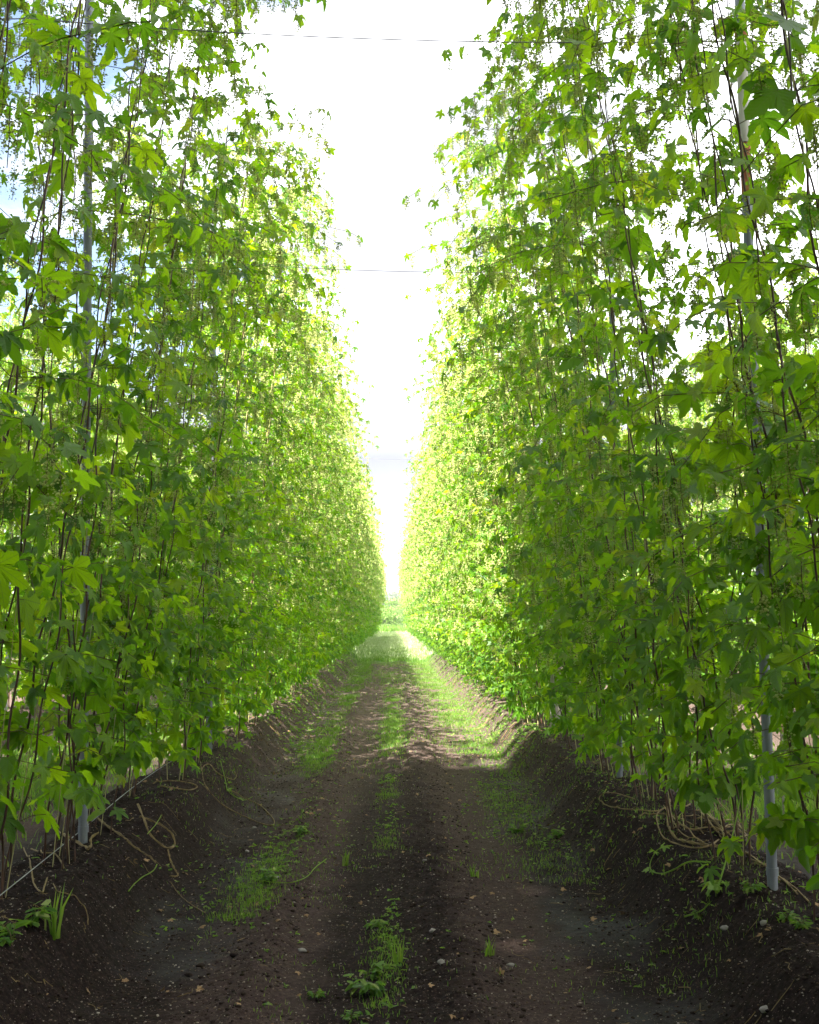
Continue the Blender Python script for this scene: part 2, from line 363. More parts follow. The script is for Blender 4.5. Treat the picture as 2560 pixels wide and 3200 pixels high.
# ------------------------------------------------------------------ leaf shapes
def outline(kind):
    d = math.radians
    if kind == 5:
        lob = [(-108, .66, .17), (-50, .90, .19), (0, 1.0, .20), (50, .90, .19), (108, .66, .17)]
        sin_ = [(-76, .34), (-24, .42), (24, .42), (76, .34)]; base = (150, .30)
    elif kind == 3:
        lob = [(-62, .78, .21), (0, 1.0, .24), (62, .78, .21)]
        sin_ = [(-31, .55), (31, .55)]; base = (128, .42)
    else:
        lob = [(0, 1.0, .27)]; sin_ = []; base = (125, .30)
    P = [(-180, .06), (-base[0], base[1])]
    for k, (a, l, W) in enumerate(lob):
        W1, W2 = W * .88, W * .80
        w1 = math.degrees(math.atan2(W1, .50 * l)); r1 = math.hypot(W1, .50 * l); w2 = math.degrees(math.atan2(W2, .74 * l)); r2 = math.hypot(W2, .74 * l)
        P += [(a - w1, r1), (a - w2, r2), (a, l), (a + w2, r2), (a + w1, r1)]
        if k < len(sin_): P.append(sin_[k])
    P.append((base[0], base[1]))
    return [(d(a), r) for a, r in P], [(d(a), l) for a, l, W in lob]
def leaf_template(kind, lod, rg):
    P, lobes = outline(kind)
    A = [(r * math.cos(a), r * math.sin(a)) for a, r in P]
    if lod == 0:
        B = []
        n = len(A)
        for i in range(n):
            p = np.array(A[i]); q = np.array(A[(i + 1) % n]); sub = 3
            nrm = np.array([q[1] - p[1], -(q[0] - p[0])]); L = np.linalg.norm(nrm); nrm /= max(L, 1e-6)
            for k in range(sub):
                t = k / sub; x = p + (q - p) * t
                bul = .09 * L * math.sin(math.pi * t) + (.032 if k % 2 else 0)
                if i == n - 1 or i == 0: bul = 0
                B.append(x + nrm * bul)
        A = B
    elif lod >= 2:
        keep = []
        for i, (a, r) in enumerate(P): keep.append(i)
        if lod == 3: keep = [i for i in keep if not (len(P) > 8 and i % 2 == 0)]
        A = [A[i] for i in keep]
    A = np.array(A); n = len(A)
    ang = np.arctan2(A[:, 1], A[:, 0]); rad = np.hypot(A[:, 0], A[:, 1])
    la = np.array([a for a, l in lobes])
    dd = np.min(np.abs(ang[:, None] - la[None, :]), axis=1)
    def zf(r, s): return -.32 * (r * s) ** 2 + .22 * np.sin(np.clip(dd, 0, .9)) * r * s
    c = np.array([[0, 0, 0]])
    if lod == 0:
        V = np.vstack([c, np.c_[A * .5, zf(rad, .5) - .015], np.c_[A, zf(rad, 1) + rg.normal(0, .012, n)]])
        i = np.arange(n); j = (i + 1) % n
        F = np.vstack([np.c_[np.zeros(n, int), 1 + i, 1 + j], np.c_[1 + i, 1 + n + i, 1 + n + j], np.c_[1 + i, 1 + n + j, 1 + j]])
    else:
        V = np.vstack([c, np.c_[A, zf(rad, 1)]])
        i = np.arange(n); j = (i + 1) % n
        F = np.c_[np.zeros(n, int), 1 + i, 1 + j]
    return V, F
rgt = np.random.default_rng(3)
TEMPL = {(k, l): leaf_template(k, l, rgt) for k in (5, 3, 1) for l in (0, 1, 2, 3)}
def vein_uv(V, kind):
    la = np.array([a for a, l in outline(kind)[1]]); a = np.arctan2(V[:, 1], V[:, 0]); rd = np.hypot(V[:, 0], V[:, 1])
    k = np.argmin(np.abs(a[:, None] - la[None]), 1); d = a - la[k]
    return np.c_[np.sin(d) * rd, np.cos(d) * rd]
def scatter(geo, tmpl, P, D, S, rg, roll=.45, kind=None):
    """stamp a template at P, tip along D, upper side up, size S"""
    if len(P) == 0: return
    V, F = tmpl
    P = np.asarray(P, float); D = np.asarray(D, float); S = np.asarray(S, float)
    D = D / np.linalg.norm(D, axis=1, keepdims=True)
    up = np.array([0, 0, 1.0]) + rg.normal(0, .25, D.shape)
    Nn = up - (up * D).sum(1, keepdims=True) * D
    Nn /= np.maximum(np.linalg.norm(Nn, axis=1, keepdims=True), 1e-6)
    L = np.cross(Nn, D)
    a = rg.normal(0, roll, len(P))[:, None]
    N2 = Nn * np.cos(a) + L * np.sin(a); L2 = np.cross(N2, D)
    cu = rg.uniform(-.2, 2.6, (len(P), 1, 1)); wd = rg.uniform(.78, 1.12, (len(P), 1, 1))
    W = P[:, None, :] + S[:, None, None] * (V[None, :, 0:1] * D[:, None] + V[None, :, 1:2] * wd * L2[:, None] + V[None, :, 2:3] * cu * N2[:, None])
    m = len(V)
    FF = F[None] + (np.arange(len(P)) * m)[:, None, None]
    geo.add(W.reshape(-1, 3), FF.reshape(-1, F.shape[1]), np.tile(vein_uv(V, kind), (len(P), 1)) if kind else None)
OCT = (np.array([[1, 0, 0], [-1, 0, 0], [0, 1, 0], [0, -1, 0], [0, 0, .8], [0, 0, -.8]], float),
       np.array([[0, 2, 4], [2, 1, 4], [1, 3, 4], [3, 0, 4], [2, 0, 5], [1, 2, 5], [3, 1, 5], [0, 3, 5]]))
TET = (np.array([[1, 0, -.4], [-.5, .87, -.4], [-.5, -.87, -.4], [0, 0, .9]], float), np.array([[0, 1, 3], [1, 2, 3], [2, 0, 3], [0, 2, 1]]))
def blobs(geo, P, S, tmpl, rg):
    V, F = tmpl; P = np.asarray(P, float)
    th = rg.uniform(0, 6.28, len(P)); c, s = np.cos(th), np.sin(th)
    X = V[None, :, 0] * c[:, None] - V[None, :, 1] * s[:, None]; Y = V[None, :, 0] * s[:, None] + V[None, :, 1] * c[:, None]
    W = P[:, None, :] + np.asarray(S)[:, None, None] * np.stack([X, Y, np.broadcast_to(V[None, :, 2], X.shape)], -1)
    FF = F[None] + (np.arange(len(P)) * len(V))[:, None, None]
    geo.add(W.reshape(-1, 3), FF.reshape(-1, 3))

# ------------------------------------------------------------------ the hop plant
TOPZ = 5.20                      # trellis height above the ridge of earth
def plant_geo(seed, lod, dens=1.0):
    """returns dict of Geo: bines (list), twine (list), shoots, leaves, flowers. +x faces the lane."""
    rg = np.random.default_rng(seed)
    out = {'bine': [], 'twine': [], 'sprays': Geo(), 'foliage': Geo(), 'flower_cluster': Geo()}
    tops = [(.50, -.30), (.40, .30), (-.38, .02)]
    LP = {5: [], 3: [], 1: []}; LD = {5: [], 3: [], 1: []}; LS = {5: [], 3: [], 1: []}
    FP = []; FS = []
    SH = out['sprays']
    def leaf(k, p, d, s): LP[k].append(p); LD[k].append(d); LS[k].append(s)
    def panicle(p, L, fat):
        nb = {0: 58, 1: 30, 2: 11, 3: 3}[lod]
        sz = {0: .0050, 1: .0098, 2: .020, 3: .036}[lod]
        k = max(2, int(nb * rg.uniform(.6, 1.3)))
        t = rg.uniform(0, 1, k)
        q = np.c_[rg.normal(0, fat, k), rg.normal(0, fat, k), -L * t + rg.normal(0, .012, k)] * 1.0
        q[:, :2] *= (1 - .5 * t)[:, None]
        FP.append(p + q); FS.append(rg.uniform(.7, 1.25, k) * sz)
        if lod == 0:
            tube(SH, np.array([p, p + [0.004, 0, -L * .5], p + [0, .004, -L]]), .0016, 3, False)
    step = {0: .19, 1: .19, 2: .20, 3: .30}[lod]
    sizef = {0: 1, 1: 1, 2: 1.05, 3: 1.55}[lod]
    for j in range(2 if lod == 3 else 3):
        full = not (lod == 0 and j == 2 and seed % 3)
        tx, ty = tops[j]; tx += rg.normal(0, .05); ty += rg.normal(0, .08)
        bx, by = rg.normal(0, .05), (ty * .35 + rg.normal(0, .05))
        b0 = np.array([bx, by, -.12]); t0 = np.array([tx, ty, TOPZ]); ztop = 1.0 if full else .48
        n = {0: 70, 1: 30, 2: 12, 3: 5}[lod]
        tt = np.linspace(0, 1, n); ph = rg.uniform(0, 6.28)
        def pos(t):
            t = np.asarray(t)
            c = b0 + (t0 - b0) * t[..., None]
            wob = .05 * np.sin(t * 9 + ph) * (1 - t) ** 2 * 1.5
            tw = 26 if lod < 2 else 0
            c = c + np.stack([.013 * np.cos(t * tw * 2 + ph) + wob, .013 * np.sin(t * tw * 2 + ph) + wob * .6, 0 * t], -1)
            return c
        g = Geo(); tube(g, pos(tt * ztop), np.interp(tt, [0, 1], [.0062, .0030]) * (1 if lod < 2 else 1.2), {0: 6, 1: 4, 2: 3, 3: 3}[lod], lod == 0)
        if lod == 0:
            ph += 2.6
            t2 = np.linspace(0, rg.uniform(.55, .95) * ztop, 60); tube(g, pos(t2), np.interp(t2, [0, 1], [.0050, .0026]), 5, False)
        if lod < 3: out['bine'].append(g)
        if lod < 2:
            g = Geo(); tube(g, np.array([b0, (b0 + t0) / 2, t0]), .0022 if lod == 0 else .003, 4, False); out['twine'].append(g)
        z = (.32 if lod == 0 else .18) + rg.uniform(0, .15); azb = rg.uniform(0, 6.28)
        while z < (TOPZ + .02 if full else 2.35):
            t = (z - b0[2]) / (TOPZ - b0[2]); p = pos(np.array([t]))[0]
            azb += math.pi / 2 + rg.normal(0, .3)
            for sgn in (0, math.pi):
                az = azb + sgn + rg.normal(0, .2)
                dh = np.array([math.cos(az), math.sin(az), 0])
                # leaf on the main stem
                if rg.random() < dens ** .5 * ((.95 if z < 2.2 or lod == 2 else .72) if lod < 3 else .8):
                    pl = rg.uniform(.05, .13); q = p + dh * pl + [0, 0, pl * .25]
                    if lod == 0: tube(SH, np.array([p, (p + q) / 2 + [0, 0, .012], q]), .0022, 3, False)
                    dr = rg.uniform(.35, 1.25) if z < 1.6 else rg.uniform(.05, .95)
                    s = (.075 + .095 * rg.random() ** 1.3) * (1.12 if z < 2.2 else .95)
                    leaf(5 if rg.random() < .7 else 3, q, dh * math.cos(dr) + np.array([0, 0, -math.sin(dr)]), s)
                # side shoot
                prof = np.interp(z, [.2, .5, 1.0, 2.2, 3.4, 4.1], [.34, .48, .68, .76, .76, .80])
                pr = np.interp(z, [.3, 1.2, 2.2, 2.9, 4.1], [.85, 1.0, .85, {0: .66, 1: .76, 2: .9, 3: .9}[lod], {0: .66, 1: .80, 2: .9, 3: .9}[lod]])
                if rg.random() > pr * dens: continue
                L = prof * rg.uniform(.45, 1.12)
                if dh[0] > .2 and z > 2.5: L *= 1.15
                K = max(3, int(L / .115)); el0 = rg.uniform(.0, .7); cur = p.copy(); pts = [cur.copy()]
                for k in range(K):
                    el = el0 - (k / K) * rg.uniform(.7, 1.5)
                    cur = cur + (L / K) * np.array([dh[0] * math.cos(el), dh[1] * math.cos(el), math.sin(el)]) + rg.normal(0, .008, 3)
                    pts.append(cur.copy())
                    for s2 in (-1, 1):
                        if rg.random() < .18: continue
                        a2 = az + s2 * rg.uniform(.7, 1.5); d2 = np.array([math.cos(a2), math.sin(a2), 0])
                        dr = rg.uniform(.1, 1.1)
                        s = rg.uniform(.05, .105) * (1.1 - .35 * k / K) * (1 if z < 2.6 else .85)
                        q = cur + d2 * rg.uniform(.02, .05)
                        if lod == 3 and rg.random() < .45: continue
                        leaf(5 if rg.random() < .45 else (3 if rg.random() < .6 else 1), q, d2 * math.cos(dr) + np.array([0, 0, -math.sin(dr)]), s)
                    if z > .9 and rg.random() < np.interp(z, [.9, 2, 4], [.12, .6, .95]):
                        panicle(cur + rg.normal(0, .01, 3), rg.uniform(.06, .17), .018)
                if lod < 2 or (lod == 2 and rg.random() < .4):
                    tube(SH, np.array(pts), .0021 if lod == 0 else .003, 3, False)
            z += step * rg.uniform(.8, 1.2)
        # the tip spilling over the top wire towards the lane
        for k in range((3 if lod < 3 else 1) if full else 0):
            a = rg.normal(0 if tx > 0 else math.pi, .7); dh = np.array([math.cos(a), math.sin(a), 0])
            L = rg.uniform(.40, .85) * (.9 if tx > 0 else .8); cur = t0 - np.array([0, 0, rg.uniform(0, .5)]); pts = [cur.copy()]
            K = 9; el0 = rg.uniform(.3, .9)
            for i in range(K):
                el = el0 - 2.1 * i / K
                cur = cur + L / K * np.array([dh[0] * math.cos(el), dh[1] * math.cos(el), math.sin(el)]) + rg.normal(0, .008, 3); pts.append(cur.copy())
                for s2 in (-1, 1):
                    a2 = a + s2 * rg.uniform(.7, 1.5); d2 = np.array([math.cos(a2), math.sin(a2), 0]); dr = rg.uniform(.2, 1.1)
                    if rg.random() < .7: leaf(3 if rg.random() < .5 else 1, cur + d2 * .02, d2 * math.cos(dr) + np.array([0, 0, -math.sin(dr)]), rg.uniform(.03, .07))
                if rg.random() < .9: panicle(cur, rg.uniform(.05, .13), .017)
            if lod < 3: tube(SH, np.array(pts), .0022 if lod < 1 else .0036, 3, False)
    for k in (5, 3, 1):
        if LP[k]: scatter(out['foliage'], TEMPL[(k, lod)], LP[k], LD[k], np.array(LS[k]) * sizef, rg, kind=k if lod == 0 else None)
    blobs(out['flower_cluster'], np.concatenate(FP), np.concatenate(FS), OCT if lod == 0 else TET, rg)
    return out
MATS = {'bine': M_BINE, 'twine': M_TWINE, 'sprays': M_SHOOTSTEM, 'foliage': M_LEAF, 'flower_cluster': M_FLOWER}
def plant_proto(seed, lod, dens=1.0):
    g = plant_geo(seed, lod, dens); parts = []
    for k in ('bine', 'twine'):
        for x in g[k]:
            parts.append((k, x.mesh(k, MATS[k], True)))
    if lod >= 2 and parts:   # far away: one mesh for the stems is made by joining at build time
        pass
    for k in ('sprays', 'foliage', 'flower_cluster'):
        if g[k].n: parts.append((k, g[k].mesh(k, M_LEAF_NEAR if (k == 'foliage' and lod == 0) else MATS[k], lod == 0 and k != 'flower_cluster')))
    return parts
PROTO = {'thin': [plant_proto(500 + i, 0, .55) for i in range(3)], 0: [plant_proto(100 + i, 0) for i in range(8)],
         1: [plant_proto(200 + i, 1) for i in range(6)],
         2: [plant_proto(300 + i, 2) for i in range(6)]}
ORD = ['first', 'second', 'third', 'fourth', 'fifth', 'sixth', 'seventh', 'eighth', 'ninth', 'tenth', 'eleventh', 'twelfth', 'thirteenth', 'fourteenth', 'fifteenth', 'sixteenth', 'seventeenth', 'eighteenth', 'nineteenth', 'twentieth']
rgp = np.random.default_rng(11)
stuff_sites = []
def place_plant(xr, y, lod, flip, label, group):
    parts = PROTO[lod][rgp.integers(len(PROTO[lod]))]
    x = xr + rgp.normal(0, .03); yy = y + rgp.normal(0, .05)
    root = thing("hop_plant", (x, yy, .30), label, "hop plant", group)
    root.rotation_euler = (0, 0, (math.pi if flip else 0) + rgp.normal(0, .12))
    tilt = math.radians((2.0 if xr > 0 else 1.1) if abs(xr) < 2 else 0) + (math.radians(1.2) if (xr > 0 and xr < 2 and y < 15) else 0)
    root.rotation_euler = (0, tilt, root.rotation_euler.z)
    root.scale = (1, 1 if rgp.random() < .5 else -1, rgp.uniform(.97, 1.04))
    for nm, me in parts:
        link(nm, me, root)
    return root
LAST = {}
def row(xr, y0, y1, yend, flip, side, group, near=False):
    """plants as individuals from y0 to y1, then as loose far rows to yend"""
    y = y0; k = 0
    while y < yend:
        if y < y1:
            lod = ('thin' if y < (6.7 if xr < 0 else 3.6) else 0) if (near and y < 9.2) else (1 if y < 24 else 2)
            if near and k < 18:
                lab = f"hop plant on twine, {ORD[k]} from the viewer in the row {side} of the lane"
            elif near:
                lab = f"small distant hop plant merged in the sunlit row {side} of the lane"
            else:
                lab = f"hop plant glimpsed through the nearer leaves in the row behind, {side} of the lane"
            place_plant(xr, y, lod, flip, lab, group)
        else: stuff_sites.append((xr, y, flip))
        y += 1.0; k += 1
row(-HALF, 3.3, 96, ROW_END, False, 'left', 'hop plants in the row left of the lane', True)
row(HALF, 3.0, 96, ROW_END, True, 'right', 'hop plants in the row right of the lane', True)
row(-3 * HALF, 12.5, 68, ROW_END, False, 'left', 'hop plants in the second row on the left')
row(3 * HALF, 12.5, 68, ROW_END, True, 'right', 'hop plants in the second row on the right')
for xr, fl in ((-5 * HALF, False), (5 * HALF, True)):
    for y in np.arange(25, ROW_END, 1.0): stuff_sites.append((xr, y, fl))
for xr, fl in ((-3 * HALF, False), (3 * HALF, True)):
    for y in np.arange(-2, 12, 1.0): stuff_sites.append((xr, y, fl))
for xr, fl in ((-HALF, False), (HALF, True)):
    for y in np.arange(-3.5, 1.0, 1.0): stuff_sites.append((xr, y, fl))
base3 = [plant_geo(400 + i, 3) for i in range(4)]
gS = {'foliage': Geo(), 'flower_cluster': Geo()}
for b in base3:
    for k in gS:
        V = np.concatenate(b[k].V); F = np.concatenate(b[k].F); b[k + '_a'] = (V, F)
for (xr, y, fl) in stuff_sites:
    b = base3[rgp.integers(4)]; sy = 1 if rgp.random() < .5 else -1; sx = -1 if fl else 1
    for k in gS:
        V, F = b[k + '_a']
        gS[k].add(V * [sx, sy, 1] + [xr, y + rgp.normal(0, .05), .30], F)
V = np.concatenate([np.concatenate(gS['foliage'].V), np.concatenate(gS['flower_cluster'].V)])
Fa = np.concatenate(gS['foliage'].F); Fb = np.concatenate(gS['flower_cluster'].F) + gS['foliage'].n
tag(link("far_hop_rows", mesh_from("far_hop_rows", V, np.concatenate([Fa, Fb]), [M_LEAF, M_FLOWER], np.r_[np.zeros(len(Fa)), np.ones(len(Fb))])), "far ends and farther rows of hop plants merging into one green mass", kind='stuff')

# ------------------------------------------------------------------ posts and wires
POSTTOP = 5.62; WIREZ = 4.47
def lathe(geo, prof, sides, loc=(0, 0, 0)):
    P = [(loc[0], loc[1], loc[2] + z) for r, z in prof]; tube(geo, P, [r for r, z in prof], sides, True)
def steel_post(x, y, label, group, lean=(0, 0), painted=False, r=.024):
    z0 = float(height(x, y)) - .05
    root = thing("steel_post", (x, y, z0), label, "post", group)
    top = POSTTOP - z0
    zs = np.linspace(0, top, 9); P = np.c_[lean[0] * zs, lean[1] * zs, zs]
    g = Geo(); tube(g, P, r, 16); link("pipe", g.mesh("pipe", M_STEEL, True), root)
    g = Geo(); tube(g, np.array([[0, 0, .10], [0, 0, .135]]) , r * 1.18, 16); link("collar", g.mesh("collar", M_STEEL, True), root)
    def seg(a, b, m, nm, k):
        g = Geo(); tube(g, np.array([[lean[0] * a, lean[1] * a, a], [lean[0] * b, lean[1] * b, b]]), r * k, 16); link(nm, g.mesh(nm, m, True), root)
    c = WIREZ - z0 + (.03 if painted else 0)
    seg(c - .04, c + .04, M_RUST if painted else M_STEEL, "wire_clamp", 1.3)
    seg(top - .01, top + .02, M_STEEL, "cap", 1.15)
    if painted:
        seg(c - .58, c - .06, M_PAINT, "painted_sleeve", 1.10); seg(c - .84, c - .585, M_RUST, "rusty_band", 1.08)
    return root
def wood_post_mesh(seed, r=.062):
    rg = np.random.default_rng(seed)
    n, s = 40, 20
    zs = np.linspace(-.1, POSTTOP + .0, n)
    th = np.arange(s) / s * 2 * math.pi
    groove = rg.normal(0, .05, s)
    V = []
    for i, z in enumerate(zs):
        rr = r * (1 - .08 * z / 4.3) * (1 + groove + .03 * np.sin(th * 3 + z * .6)) + .0015 * rg.normal(size=s)
        V.append(np.c_[rr * np.cos(th) + .02 * math.sin(z * .8 + seed), rr * np.sin(th), np.full(s, z)])
    V = np.concatenate(V); i = np.arange(n - 1)[:, None] * s; j = np.arange(s)[None]; j2 = (j + 1) % s
    F = np.stack([i + j, i + j2, i + s + j2, i + s + j], -1).reshape(-1, 4)
    top = np.array([[len(V), (n - 1) * s + a, (n - 1) * s + (a + 1) % s] for a in range(s)])
    V = np.vstack([V, [0, 0, zs[-1] + .01]])
    return mesh_from("wooden_post_shaft", V, [top, F], M_WOOD, smooth=True)
WPM = [wood_post_mesh(i) for i in range(3)]
g = Geo(); tube(g, np.array([[0, 0, WIREZ - .20], [0, 0, WIREZ - .17]]), .068, 14); BAND = g.mesh("wire_band", M_WIRE, True)
def wood_post(x, y, label, group):
    root = thing("wooden_post", (x, y, float(height(x, y)) - .05), label, "post", group)
    root.rotation_euler = (0, 0, rgp.uniform(0, 6.28)); root.scale = (1, 1, (POSTTOP - root.location.z) / POSTTOP)
    link("shaft", WPM[rgp.integers(3)], root); link("wire_band", BAND, root)
    return root
GP = "trellis posts standing in the hop rows"
DR = [5.42 + 3.66 * k for k in range(33)]
DL = [6.82, 10.95, 16.2] + [19.9 + 3.66 * k for k in range(29)]
for k, y in enumerate(DR):
    if k == 0: steel_post(1.752, y, "nearest grey steel post right of the lane, white and rusty orange near its top", GP, (-.009, 0), True)
    elif k == 1: steel_post(1.765, y, "second grey steel post right of the lane, thin and bare at its foot", GP)
    elif k == 2: wood_post(1.80, y, "nearest weathered wooden post right of the lane, half hidden by leaves", GP)
    elif k % 3 == 2: wood_post(HALF, y, "far weathered wooden post buried in the hop row right of the lane", GP)
    else: steel_post(HALF, y, "far thin steel post buried in the hop row right of the lane", GP)
for k, y in enumerate(DL):
    if k == 0: steel_post(-1.785, y, "nearest grey steel post left of the lane, bare from its foot upward", GP, (-.018, 0), False, .026)
    elif k == 1: steel_post(-1.715, y, "second grey steel post left of the lane, foot bare on the earth ridge", GP, (-.006, 0), False, .027)
    elif k == 2: wood_post(-1.745, y, "nearest cracked wooden post left of the lane with sunlit foot", GP)
    elif k % 3 == 2: wood_post(-HALF, y, "far weathered wooden post buried in the hop row left of the lane", GP)
    else: steel_post(-HALF, y, "far thin steel post buried in the hop row left of the lane", GP)
for xs, nm in ((-3 * HALF, 'left'), (3 * HALF, 'right')):
    for k in range(9):
        y = 16.2 + 3.66 * k + (.6 if xs > 0 else 0)
        (wood_post if k % 4 == 3 else steel_post)(xs, y, f"post of the second row on the {nm}, seen only between leaves", "posts of the second hop rows")
WL = {0: "highest and nearest thin wire strung across the lane against the sky", 1: "second wire strung across the lane, next below the highest", 2: "third wire across the lane counting down from the highest",
      3: "fourth wire across the lane counting down from the highest"}
for k, y in enumerate(DR):
    g = Geo()
    X = np.linspace(-3 * HALF, 3 * HALF, 61)
    u = np.abs(np.mod(X, PITCHROW) - HALF) / HALF
    sag = -.05 * (1 - (1 - u) ** 2) * (1 + .2 * math.sin(k * 2.1))
    tube(g, np.c_[X, y + .012 * X + 0 * X, WIREZ - .015 + sag + (.03 if k == 0 else 0) - .018 * X], .0030 if k == 0 else .0026, 5)
    tag(link("cross_wire", g.mesh("cross_wire", M_WIRE, True)), WL.get(k, "faint distant wire strung across the lane between the hop rows"), "wire", "wires strung across the lane")
for s, nm in ((-1, 'left'), (1, 'right')):
    for off, n2 in ((.38, 'lane side'), (-.38, 'outer side')):
        g = Geo(); Y = np.linspace(-3, ROW_END, 260)
        tube(g, np.c_[np.full(260, s * (HALF - off)), Y, TOPZ + .33 + .03 * np.cos(Y / 3.66 * 6.28)], .0025, 4)
        tag(link("trellis_wire", g.mesh("trellis_wire", M_WIRE, True)), f"wire along the top of the {nm} hop row on its {n2}, holding the twine", "wire", "wires along the tops of the rows")
# pale wire low over the left ridge
g = Geo()
a = on_ground(-60, 2850, .05); b = on_ground(245, 2602, .05); c = on_ground(480, 2415, .06)
Pw = np.array([a + (a - b) * .8, a, b, c, [-1.80, 13, .42], [-1.80, 20, .42]])
tube(g, smooth_path(Pw, 60), .0025, 6)
tag(link("ground_wire", g.mesh("ground_wire", M_PALEWIRE, True)), "pale thin wire running low along the earth ridge at the left post's foot", "wire")

# ------------------------------------------------------------------ unseen trees added behind the viewer to shade the near yard
def crown_geo(seed, h, r, n, leaf_s, zmin=.06, cols=1.0, pointy=True):
    rg = np.random.default_rng(seed); g = Geo()
    ncl = 60
    ct = rg.uniform(zmin, 1, ncl)
    prof = (lambda t: np.clip(1.15 * np.sin(np.pi * np.clip(t, 0, 1) ** .8), .12, 1)) if pointy else (lambda t: np.sqrt(np.clip(1 - (2 * t - 1) ** 2, 0.05, 1)))
    k = rg.integers(0, ncl, n)
    az0 = rg.uniform(0, 6.28, ncl); rr0 = np.sqrt(rg.uniform(0.05, 1, ncl)) * r * prof(ct) * .8
    C = np.c_[rr0 * np.cos(az0), rr0 * np.sin(az0), ct * h]
    P = C[k] + rg.normal(0, 1, (n, 3)) * [r * .30, r * .30, h * .045]
    D = rg.normal(0, 1, (n, 3)); D[:, 2] -= .3
    scatter(g, TEMPL[(1, 3)], P, D, rg.uniform(.7, 1.3, n) * leaf_s, rg, .8)
    return g, C
def tree(name, x, y, h, r, n, ls, seed, label, group, z0=0., leafmat=M_WOODLEAF, proto=None, trunk_r=.22, pointy=True):
    root = thing(name, (x, y, z0), label, "tree", group)
    if proto is None:
        g, C = crown_geo(seed, h, r, n, ls, .12, pointy=pointy); cm = g.mesh("crown", leafmat)
        g = Geo(); zz = np.linspace(-.1, h * .85, 9); rg = np.random.default_rng(seed)
        tube(g, np.c_[.1 * np.sin(zz * .5), .1 * np.cos(zz * .4) - .1, zz], np.interp(zz, [0, h * .85], [trunk_r, .04]), 10)
        tm = g.mesh("trunk", M_BARK, True)
        g = Geo()
        for c in C[:26]:
            zb = max(.6, c[2] - .35 * h * .4); tube(g, smooth_path([[0, 0, zb], [c[0] * .5, c[1] * .5, (zb + c[2]) / 2 + .1], c], 6), np.linspace(.05, .012, 6) * trunk_r / .22, 5)
        lm = g.mesh("limbs", M_BARK, True); proto = (cm, tm, lm)
    link("crown", proto[0], root); link("trunk", proto[1], root); link("limbs", proto[2], root)
    return proto
pr = None
for i in range(11):
    pr = tree("shade_caster_tree", -18.5 + 2.5 * i, -6.5 + .5 * (i % 2), 23.0 + .8 * math.sin(i * 2.3), 2.3, 10000, .36, 5, "tall narrow unseen tree added behind the viewer to shade the near end of the yard", "unseen trees added to cast shade", proto=pr)

# ------------------------------------------------------------------ far shrubs and wood
prs = None
for i, (px, D, h, r) in enumerate([(1165, 152, 3.0, 2.2), (1205, 150, 3.1, 2.0), (1240, 153, 4.1, 2.4), (1275, 149, 3.2, 2.1), (1310, 152, 3.6, 2.4)]):
    p = at_depth(px, 1935, D)
    root = thing("shrub", (p[0], p[1], 0), ["round green shrub behind the left row's end", "low green shrub closing the lane, left of its middle", "tallest green shrub closing the far end of the lane", "green shrub closing the lane, right of its middle", "green shrub behind the right row's end"][i], "shrub", "shrubs beyond the meadow")
    if prs is None:
        g, C = crown_geo(31, 3.2, 2.2, 2600, .22, .05, pointy=False); g2 = Geo()
        for c in C[:20]: tube(g2, smooth_path([[0, 0, 0], [c[0] * .4, c[1] * .4, c[2] * .6], c], 6), np.linspace(.05, .012, 6), 5)
        prs = (g.mesh("crown", M_SHRUBLEAF), g2.mesh("stems", M_BARK, True))
    link("crown", prs[0], root); link("stems", prs[1], root); root.scale = (r / 2.2, r / 2.2, h / 3.2); root.rotation_euler = (0, 0, i * 1.3)
prw = None
for i, (px, D, h) in enumerate([(1130, 300, 8.5), (1178, 290, 7.6), (1208, 300, 8.4), (1236, 295, 8.0), (1262, 300, 9.6), (1300, 290, 9.0), (1345, 300, 8.5)]):
    p = at_depth(px, 1935, D)
    prw = tree("distant_tree", p[0], p[1], 8.4, 3.2, 2600, .5, 77, leafmat=M_FARLEAF, label="hazy grey green tree far beyond the end of the lane", group="distant trees beyond the lane", proto=prw, pointy=False)

# ------------------------------------------------------------------ grass and small weeds
def blades(geo, P, hgt, wid, rg, lean=.5):
    P = np.asarray(P, float); n = len(P)
    az = rg.uniform(0, 6.28, n); h = hgt * rg.uniform(.5, 1.3, n); w = wid * rg.uniform(.7, 1.3, n)
    a2 = rg.uniform(0, 6.28, n); ln = h * lean * rg.uniform(.3, 1.5, n)
    S = np.c_[np.cos(az), np.sin(az), np.zeros(n)] * w[:, None] / 2
    Lx = np.c_[np.cos(a2) * ln, np.sin(a2) * ln, np.zeros(n)]
    m = P + Lx * .35 + np.c_[np.zeros(n), np.zeros(n), h * .6]; t = P + Lx + np.c_[np.zeros(n), np.zeros(n), h]
    V = np.stack([P - S, P + S, m + S * .8, m - S * .8, t], 1).reshape(-1, 3)
    b = np.arange(n)[:, None] * 5
    F = np.concatenate([b + np.array([[0, 1, 2]]), b + np.array([[0, 2, 3]]), b + np.array([[3, 2, 4]])], 1).reshape(-1, 3)
    geo.add(V, F)
def clump_mask(x, y, s, thr): return (vnoise(x * s, y * s * .6, 21) + .7 * vnoise(x * s * 4, y * s * 4, 22) + .8 * (hash2((x * 9e4).astype(np.int64), (y * 9e4).astype(np.int64), 2) - .5)) > thr + .12
rgg = np.random.default_rng(5)
def strip(n, xc, sd, y0, y1, thr, dens_pow=1.0, s=2.2):
    y = y0 + (y1 - y0) * rgg.uniform(0, 1, n) ** dens_pow; x = xc + rgg.normal(0, sd, n)
    k = clump_mask(x, y, s, thr); x, y = x[k], y[k]
    return np.c_[x, y, height(x, y) - .004]
g = Geo()
